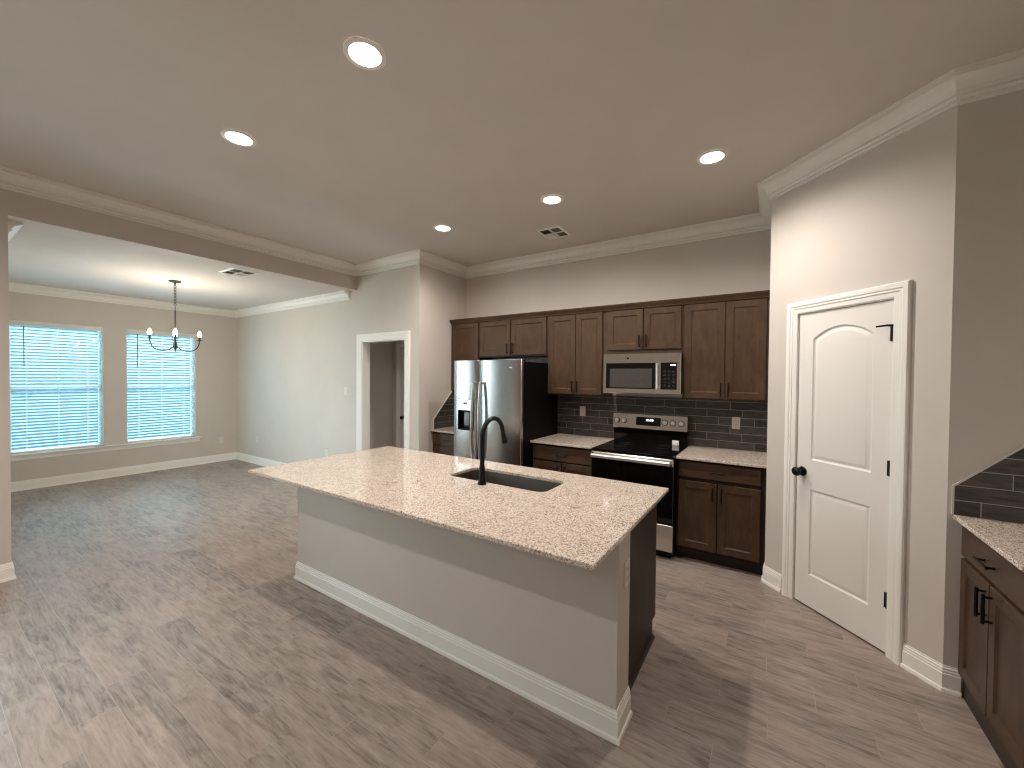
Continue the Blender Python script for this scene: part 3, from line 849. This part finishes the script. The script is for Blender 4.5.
# right-hand cabinet run against the return wall
CXF = 0.774; RF = 0.800
rx = RF+0.0195
t = thing('base_cabinet', 'dark wood base cabinet in the near right corner, against the wall beside the pantry', 'cabinet', (1.1, 2.58, 0), 'base cabinets')
RY0, RY1 = 2.262, P2Y-0.002
MB().box(rx, XR-0.002, RY0, RY1, 0.10, CTZ-0.001).build('cabinet_box', 'caby', t)
MB().box(rx+0.004, rx+0.020, RY0, RY1, 0, 0.10).build('toe_kick', 'toe', t)
fr = lambda A, B, H: (rx-0.0005-H, A, B)
ym = 2.592
d = MB().panel(rect(RY0+0.012, RY1-0.02, 0.722, 0.868), [], 0.019, fr, edge=0.004).build('drawer', 'caby', t)
pull(d, (RF-0.0005, ym-0.05, 0.795), (RF-0.0005, ym+0.05, 0.795), (-1, 0, 0))
for a, b, hy in ((ym+0.004, RY1-0.02, ym+0.034), (RY0+0.012, ym-0.004, ym-0.034)):
    d = shaker('cabinet_door', t, a, b, 0.125, 0.706, fr)
    pull(d, (RF-0.0005, hy, 0.706-0.150), (RF-0.0005, hy, 0.706-0.045), (-1, 0, 0))
counter('speckled granite countertop in the near right corner', rect(CXF, XR-0.001, 2.252, P2Y-0.001))

# ------------------------------------------------------------------ backsplashes
TT = 0.009
def prism(poly, fn, h0, h1):
    m = MB(); n = len(poly)
    A = [m.bm.verts.new(fn(*p, h0)) for p in poly]; B = [m.bm.verts.new(fn(*p, h1)) for p in poly]
    m.bm.faces.new(A); m.bm.faces.new(B)
    for i in range(n): m.bm.faces.new((A[i], A[(i+1) % n], B[(i+1) % n], B[i]))
    return m
def strip(path, fn, w=0.010, h=0.011):
    return MB().sweep(path, [(0, 0), (0, h), (w, h), (w, 0)], fn=fn, side=1)
bk = thing('tile_backsplash', 'dark grey tile backsplash on the back wall behind the range', 'backsplash', (-1.1, YB, ZT), 'grey tile backsplashes')
BW = lambda a, b, h: (a, YB-h, b)
prism(rect(-2.225, XP-0.001, ZT+0.0005, UZ0-0.001), BW, 0, TT).build('tiles', 'tilex', bk)
strip([(-2.225, ZT+0.0005), (-2.225, UZ0-0.001)], BW).build('edge_trim', 'edge', bk)
lt = thing('tile_backsplash', 'dark grey tile backsplash on the side wall left of the refrigerator, cut on a slant', 'backsplash', (XC, 4.1, ZT), 'grey tile backsplashes')
LWf = lambda a, b, h: (XC+h, a, b)
prism([(3.792, ZT+0.0005), (YB-0.001, ZT+0.0005), (YB-0.001, UZ0-0.001), (4.143, UZ0-0.001), (3.792, 1.040)], LWf, 0, TT).build('tiles', 'tiley', lt)
strip([(3.792, ZT+0.0005), (3.792, 1.040), (4.143, UZ0-0.001)], LWf).build('edge_trim', 'edge', lt)
rtb = thing('tile_backsplash', 'dark grey tile backsplash above the near right counter, cut on a slant', 'backsplash', (1.1, P2Y, ZT), 'grey tile backsplashes')
RW = lambda a, b, h: (a, P2Y-h, b)
prism([(0.775, ZT+0.0005), (XR-0.001, ZT+0.0005), (XR-0.001, 1.390), (1.115, 1.390), (0.775, 1.058)], RW, 0, TT).build('tiles', 'tiler', rtb)
strip([(0.775, ZT+0.0005), (0.775, 1.058), (1.115, 1.390), (XR-0.001, 1.390)], RW, 0.008).build('edge_trim', 'edge', rtb)

# ------------------------------------------------------------------ refrigerator
FX0, FX1, FY = -3.107, -2.186, 3.520
fsp = -2.731; FZ = 1.780
fr_ = thing('refrigerator', 'stainless steel side-by-side refrigerator with a dispenser in the left door', 'refrigerator', ((FX0+FX1)/2, 3.9, 0))
MB().box(FX0+0.012, FX1-0.012, FY+0.072, YB-0.03, 0.012, FZ-0.022, 0.004).build('body', 'fridgeside', fr_)
m = MB(); m.box(FX0+0.02, FX1-0.02, FY+0.03, FY+0.075, 0.012, 0.085); m.build('base_grille', 'gasket', fr_)
m = MB(); m.box(FX0+0.018, FX1-0.018, FY+0.058, FY+0.074, 0.09, FZ-0.03); m.build('door_gasket', 'gasket', fr_)
def fdoor(a0, a1, hole=None):
    # slightly crowned front: outline extruded with rounded vertical edges
    m = MB()
    pr = []
    n = 12
    for k in range(n+1):
        t = k/n; a = a0 + (a1-a0)*t
        ed = min(t, 1-t)*(a1-a0)
        b = 0.0 if ed > 0.025 else 0.018*(1-math.sqrt(max(0, 1-((0.025-ed)/0.025)**2)))
        pr.append((a, b - 0.010*(1-(2*t-1)**2)))
    extra = [a0+0.004, a0+0.010, a1-0.010, a1-0.004]
    for a in extra:
        t = (a-a0)/(a1-a0); ed = min(a-a0, a1-a)
        pr.append((a, 0.018*(1-math.sqrt(max(0, 1-((0.025-ed)/0.025)**2))) - 0.010*(1-(2*t-1)**2)))
    pr.sort()
    zs = [0.095, 0.100] + ([hole[2], hole[3]] if hole else []) + [FZ-0.006, FZ]
    cols = sorted(set([p[0] for p in pr] + ([hole[0], hole[1]] if hole else [])))
    def yv(a):
        for (x0, y0), (x1, y1) in zip(pr, pr[1:]):
            if x0-1e-9 <= a <= x1+1e-9: return y0 + (y1-y0)*(a-x0)/max(x1-x0, 1e-9)
        return 0
    V = {}
    for i, a in enumerate(cols):
        for j, z in enumerate(zs):
            off = 0.006 if j in (0, len(zs)-1) else 0.0
            V[i, j] = m.bm.verts.new((a, FY + yv(a) + 0.010 + off, z))
    for i in range(len(cols)-1):
        for j in range(len(zs)-1):
            if hole and hole[0]-1e-6 <= cols[i] and cols[i+1] <= hole[1]+1e-6 and abs(zs[j]-hole[2]) < 1e-6: continue
            m.bm.faces.new((V[i, j], V[i+1, j], V[i+1, j+1], V[i, j+1]))
    nb = len(cols)-1; nz = len(zs)-1
    yb = FY+0.058
    def edge(seq):
        B = [m.bm.verts.new((v.co.x, yb, v.co.z)) for v in seq]
        for k in range(len(seq)-1): m.bm.faces.new((seq[k], seq[k+1], B[k+1], B[k]))
    edge([V[i, 0] for i in range(nb+1)]); edge([V[i, nz] for i in range(nb+1)]); edge([V[0, j] for j in range(nz+1)]); edge([V[nb, j] for j in range(nz+1)])
    m.poly([(a0, yb, zs[0]), (a1, yb, zs[0]), (a1, yb, FZ), (a0, yb, FZ)])
    return m.build('fridge_door', 'steel', fr_, smooth=35)
DP = (-3.026, -2.800, 0.990, 1.345)
ld = fdoor(FX0, fsp-0.003, DP); rd = fdoor(fsp+0.003, FX1)
def fhandle(par, hx, bow):
    pts = []
    for k in range(13):
        t = k/12; z = 0.685 + (1.540-0.685)*t
        o = 0.030 + 0.030*math.sin(PI*t)
        pts.append((hx, FY-o, z))
    m = MB(); m.tube(pts, 0.0165, 16)
    for z in (0.70, 1.525): m.tube([(hx, FY+0.004, z), (hx, FY-0.034, z)], 0.013, 12)
    m.build('door_handle', 'steel2', par, smooth=40, weld=False)
fhandle(ld, -2.782, 1); fhandle(rd, -2.684, 1)
m = MB(); m.box(DP[0]+0.004, DP[1]-0.004, FY-0.004, FY+0.030, 1.213, DP[3]-0.004, 0.004); m.build('dispenser_panel', 'steel2', ld)
m = MB(); m.box(-2.945, -2.885, FY-0.006, FY, 1.282, 1.306); m.build('dispenser_display', 'blackglass', ld)
m = MB()
x0, x1, z0, z1 = DP[0], DP[1], DP[2], 1.213
yk = FY+0.055
m.box(x0, x1, yk-0.003, yk, z0, z1); m.box(x0, x0+0.006, FY-0.001, yk, z0, DP[3]); m.box(x1-0.006, x1, FY-0.001, yk, z0, DP[3]); m.box(x0, x1, FY-0.001, yk, z0, z0+0.012); m.box(x0, x1, FY-0.001, yk, DP[3]-0.006, DP[3]); m.box(x0, x1, FY+0.03, yk, z1-0.008, z1)
m.build('dispenser_recess', 'gasket', ld, weld=False)
m = MB(); m.box(-2.955, -2.875, FY+0.020, FY+0.035, 1.035, 1.195, 0.006); m.build('dispenser_paddle', 'ovenwindow', ld)
for hx in (FX0+0.06, FX1-0.06):
    m = MB(); m.box(hx-0.04, hx+0.04, FY+0.03, FY+0.13, FZ-0.022, FZ+0.004, 0.004); m.build('hinge_cover', 'gasket', fr_)
m = MB(); m.box(-2.335, -2.295, FY+0.0022, FY+0.006, 1.690, 1.702); m.build('badge', 'steel2', rd)

# ------------------------------------------------------------------ range
GX0, GX1, GY = -1.470, -0.714, 3.664
rg_ = thing('kitchen_range', 'stainless steel and black glass electric range between the base cabinets', 'range', ((GX0+GX1)/2, 4.0, 0))
MB().box(GX0+0.002, GX1-0.002, GY+0.050, YB-0.015, 0.03, 0.895).build('body', 'gasket', rg_)
m = MB(); m.box(GX0, GX1, GY+0.005, 4.325, 0.895, 0.918, 0.004, 2); ck = m.build('cooktop', 'blackglass', rg_)
for cx, cy, r in ((-1.28, 3.84, 0.105), (-0.90, 3.84, 0.085), (-1.28, 4.13, 0.08), (-0.90, 4.13, 0.105)):
    m = MB(); m.torus((cx, cy, 0.9182), r, 0.0012, n=40, m=6); m.torus((cx, cy, 0.9182), r*0.62, 0.0008, n=40, m=6); m.build('burner_ring', 'ring', ck, smooth=True)
m = MB(); m.box(GX0+0.002, GX1-0.002, GY+0.010, GY+0.050, 0.318, 0.890, 0.004); od = m.build('oven_door', 'blackglass', rg_)
m = MB(); m.box(GX0+0.10, GX1-0.10, GY+0.0085, GY+0.0105, 0.42, 0.74); m.build('oven_window', 'blackglass', od)
m = MB(); m.box(GX0+0.004, GX1-0.004, GY+0.000, GY+0.012, 0.826, 0.889, 0.004); m.build('door_trim', 'steelwarm', od)
m = MB()
m.tube([(GX0+0.02, GY-0.040, 0.858), (GX1-0.02, GY-0.040, 0.858)], 0.020, 18)
for hx in (GX0+0.045, GX1-0.045): m.box(hx-0.013, hx+0.013, GY-0.045, GY+0.002, 0.842, 0.864, 0.003)
m.build('door_handle', 'steel2', od, smooth=40, weld=False)
m = MB(); m.box(GX0+0.002, GX1-0.002, GY+0.008, GY+0.050, 0.075, 0.308, 0.005); m.build('warming_drawer', 'steelwarm', rg_)
m = MB(); m.box(GX0+0.03, GX1-0.03, GY+0.07, GY+0.09, 0.0, 0.075); m.build('kick_plate', 'gasket', rg_)
# backguard: black lower riser and a steel console leaning back slightly
m = MB(); m.box(GX0+0.004, GX1-0.004, 4.322, 4.395, 0.905, 1.075); m.build('riser', 'blackglass', rg_)
m = MB()
prof = [(4.296, 1.065), (4.312, 1.212), (4.322, 1.218), (4.395, 1.218), (4.395, 1.060), (4.300, 1.058)]
A = [m.bm.verts.new((GX0, y, z)) for y, z in prof]; B = [m.bm.verts.new((GX1, y, z)) for y, z in prof]
m.bm.faces.new(A); m.bm.faces.new(B)
for i in range(len(prof)): m.bm.faces.new((A[i], A[(i+1) % 6], B[(i+1) % 6], B[i]))
bgd = m.build('control_console', 'steelwarm', rg_)
for kx in (-1.428, -1.350, -0.930, -0.851, -0.772):
    m = MB(); ax = (0, -0.994, 0.108)
    m.lathe((kx, 4.3045, 1.140), [(0.027, -0.002), (0.027, 0.006), (0.022, 0.008), (0.021, 0.026), (0.017, 0.029), (0, 0.029)], 28, ax)
    k_ = m.build('knob', 'steel2', bgd, smooth=30)
    MB().torus((kx, 4.3045-0.004, 1.1404), 0.027, 0.0030, ax, 28, 6).build('knob_ring', 'black', k_, smooth=True)
m = MB(); q = lambda a, b, h: (a, 4.296+(b-1.065)*0.1088-h, b)
m.box(-1.222, -0.970, 1.098, 1.185, -0.001, 0.0015, fn=q); dsp = m.build('display_panel', 'blackglass', bgd)
m = MB()
for k, a in enumerate((-1.118, -1.100, -1.076, -1.058)): m.box(a, a+0.013, 1.146, 1.166, 0.0013, 0.0022, fn=q)
m.box(-1.0835, -1.0795, 1.152, 1.156, 0.0013, 0.0022, fn=q)
m.build('clock_digits', 'digits', dsp, weld=False)
m = MB(); m.box(-0.855, -0.790, 4.300, 4.306, 0.9185, 0.968, 0.002); m.box(-0.848, -0.800, 4.293, 4.3005, 0.9185, 0.955, 0.002)
tag(m.build('paper_packet', 'paper', weld=False), 'small white paper packet leaning at the back right of the cooktop', 'packet')

# ------------------------------------------------------------------ microwave
MX0, MX1, MY, MZ0, MZ1 = -1.492, -0.733, 4.030, 1.440, 1.840
mc = thing('microwave', 'stainless steel over-the-range microwave under the short wall cabinet', 'microwave', ((MX0+MX1)/2, 4.2, MZ0))
MB().box(MX0+0.003, MX1-0.003, MY+0.028, YB-TT-0.001, MZ0+0.004, MZ1, 0.003).build('body', 'gasket', mc)
MF = lambda a, b, h: (a, MY+0.028-h, b)
m = MB(); m.panel(rect(MX0, MX1, MZ0, MZ1), [rect(-1.460, -0.768, 1.488, 1.746)], 0.028, MF, rings=((0, 0), (0.001, -0.003)), edge=0.004); m.build('front_frame', 'steelwarm', mc)
m = MB(); m.box(-1.459, -0.969, 1.489, 1.745, 0.020, 0.0275, fn=MF); dr = m.build('door_glass', 'blackglass', mc)
m = MB(); m.box(-1.420, -0.998, 1.500, 1.690, 0.0270, 0.0282, fn=MF); m.build('door_window', 'ovenwindow', dr)
m = MB(); m.box(-0.915, -0.769, 1.489, 1.745, 0.020, 0.0275, fn=MF); cp = m.build('control_panel', 'blackglass', mc)
m = MB(); m.box(-0.966, -0.918, 1.482, 1.752, 0.020, 0.029, fn=MF); m.build('door_stile', 'steelwarm', mc)
m = MB(); m.tube([(-0.941, MY-0.030, 1.492), (-0.941, MY-0.030, 1.742)], 0.012, 16)
for z in (1.51, 1.724): m.box(-0.950, -0.932, MY-0.033, MY, z-0.010, z+0.010, 0.002)
m.build('door_handle', 'steel2', dr, smooth=40, weld=False)
m = MB()
for a in (-0.828, -0.816, -0.803, -0.791): m.box(a, a+0.009, 1.716, 1.729, 0.0272, 0.0280, fn=MF)
m.build('clock_digits', 'digits', cp, weld=False)
m = MB()
for i in range(3):
    for j in range(5): m.box(-0.890+i*0.040, -0.866+i*0.040, 1.515+j*0.034, 1.533+j*0.034, 0.0272, 0.0279, fn=MF)
m.build('keypad', 'ring', cp, weld=False)
m = MB(); m.lathe((-1.235, MY-0.0003, 1.793), [(0.010, 0), (0.010, 0.001), (0, 0.001)], 20, (0, -1, 0)); m.build('badge', 'ring', mc)

# ------------------------------------------------------------------ outlets and switches
def outlet(label, fn, a, b, kind='outlet', mat='plate', w=0.070, hgt=0.115, name='wall_outlet'):
    p = fn(a, b, 0)
    t = thing(name, label, 'light switch' if kind == 'switch' else 'outlet', p, 'wall plates')
    m = MB(); m.panel(rect(a-w/2, a+w/2, b-hgt/2, b+hgt/2), [], 0.006, fn, edge=0.003); m.build('cover_plate', mat, t)
    if kind == 'outlet':
        for dz in (-0.020, 0.020):
            s = MB().box(a-0.017, a+0.017, b+dz-0.014, b+dz+0.014, 0.005, 0.0078, fn=fn).build('socket', mat, t, weld=False)
            m = MB()
            for dx in (-0.0065, 0.0065): m.box(a+dx-0.0012, a+dx+0.0012, b+dz-0.002, b+dz+0.007, 0.0077, 0.0082, fn=fn)
            m.box(a-0.002, a+0.002, b+dz-0.010, b+dz-0.006, 0.0077, 0.0082, fn=fn)
            m.build('pin_holes', 'slot', s, weld=False)
    else:
        for dx in ((0,) if w < 0.1 else (-0.023, 0.023)):
            m = MB(); m.box(a+dx-0.016, a+dx+0.016, b-0.033, b+0.033, 0.005, 0.0085, 0.001, fn=fn); m.build('rocker', mat, t)
    return t
BWt = lambda a, b, h: (a, YB-TT-h, b)
outlet('tan outlet plate on the grey tiles left of the range', BWt, -1.878, 1.203, mat='plate_tan')
outlet('tan outlet plate on the grey tiles right of the range', BWt, -0.299, 1.171, mat='plate_tan')
outlet('white outlet low on the dining window wall, right of the sill', lambda a, b, h: (XW+h, a, b), 3.274, 0.391)
outlet('white outlet low on the doorway wall near the dining corner', DW, -7.736, 0.430, mat='plate')
outlet('white outlet low on the doorway wall, just above the island edge', DW, -5.602, 0.420)
outlet('white switch plate on the wall left of the cased opening', DW, -5.140, 1.370, 'switch', name='light_switch')
outlet('white outlet on the end of the island wall, under the countertop', lambda a, b, h: (WX1+h, a, b), 1.835, 0.692, w=0.075, hgt=0.120)

# ------------------------------------------------------------------ chandelier
CXc, CYc = -6.450, 1.973
ch = thing('chandelier', 'dark bronze four-arm chandelier with lit candle bulbs in the dining area', 'chandelier', (CXc, CYc, ZD))
MB().lathe((CXc, CYc, ZD), [(0.065, 0), (0.065, -0.006), (0.058, -0.016), (0.030, -0.024), (0.010, -0.028), (0.008, -0.045)], 32).build('ceiling_canopy', 'bronze', ch, smooth=40)
m = MB(); z = ZD-0.052; k = 0
while z > 2.47:
    m.torus((CXc, CYc, z), 0.0125, 0.0032, (1, 0, 0) if k % 2 else (0, 1, 0), 16, 6, 0.62 if not k % 2 else 1.0)
    z -= 0.019; k += 1
m.build('chain', 'bronze', ch, smooth=True, weld=False)
m = MB(); m.torus((CXc, CYc, 2.435), 0.024, 0.004, (0.29, 0.956, 0), 20, 8)
m.build('loop', 'bronze', ch, smooth=True)
m = MB(); m.lathe((CXc, CYc, 0), [(0.004, 2.415), (0.007, 2.410), (0.007, 2.10), (0.012, 2.09), (0.007, 2.07), (0.009, 2.02), (0.020, 2.00), (0.022, 1.97), (0.020, 1.93), (0.010, 1.915), (0.012, 1.905), (0.006, 1.885), (0.001, 1.880)], 20)
m.build('stem', 'bronze', ch, smooth=40)
a0 = math.atan2(0.47, 0.142)
for k in range(4):
    a = a0 + k*PI/2; dx, dy = math.cos(a), math.sin(a)
    P = lambda r, z: (CXc+dx*r, CYc+dy*r, z)
    ctl = [Vector(P(0.015, 1.955)), Vector(P(0.07, 1.86)), Vector(P(0.245, 1.86)), Vector(P(0.245, 2.035))]
    pts = []
    for i in range(17):
        t = i/16; u = 1-t
        pts.append(ctl[0]*u**3 + ctl[1]*3*u*u*t + ctl[2]*3*u*t*t + ctl[3]*t**3)
    arm = MB().tube(pts, 0.0062, 10).build('arm', 'bronze', ch, smooth=40)
    c = P(0.245, 2.03)
    MB().lathe(c, [(0.006, 0), (0.030, 0.006), (0.036, 0.012), (0.034, 0.013), (0.012, 0.010), (0.012, 0.05), (0.008, 0.052)], 20).build('candle_cup', 'bronze', arm, smooth=30)
    MB().lathe(c, [(0.010, 0.052), (0.018, 0.066), (0.023, 0.083), (0.021, 0.100), (0.012, 0.117), (0.004, 0.128), (0.0005, 0.131)], 18).build('bulb', 'bulb', arm, smooth=True)
    l = bpy.data.lights.new('bulb_lamp', 'POINT'); l.energy = CHAND_W; l.color = CHAND_COL; l.shadow_soft_size = 0.02
    o = bpy.data.objects.new('bulb_lamp', l); C.objects.link(o); o.parent = ch; o.location = Vector(P(0.245, 2.20)) - ch.location
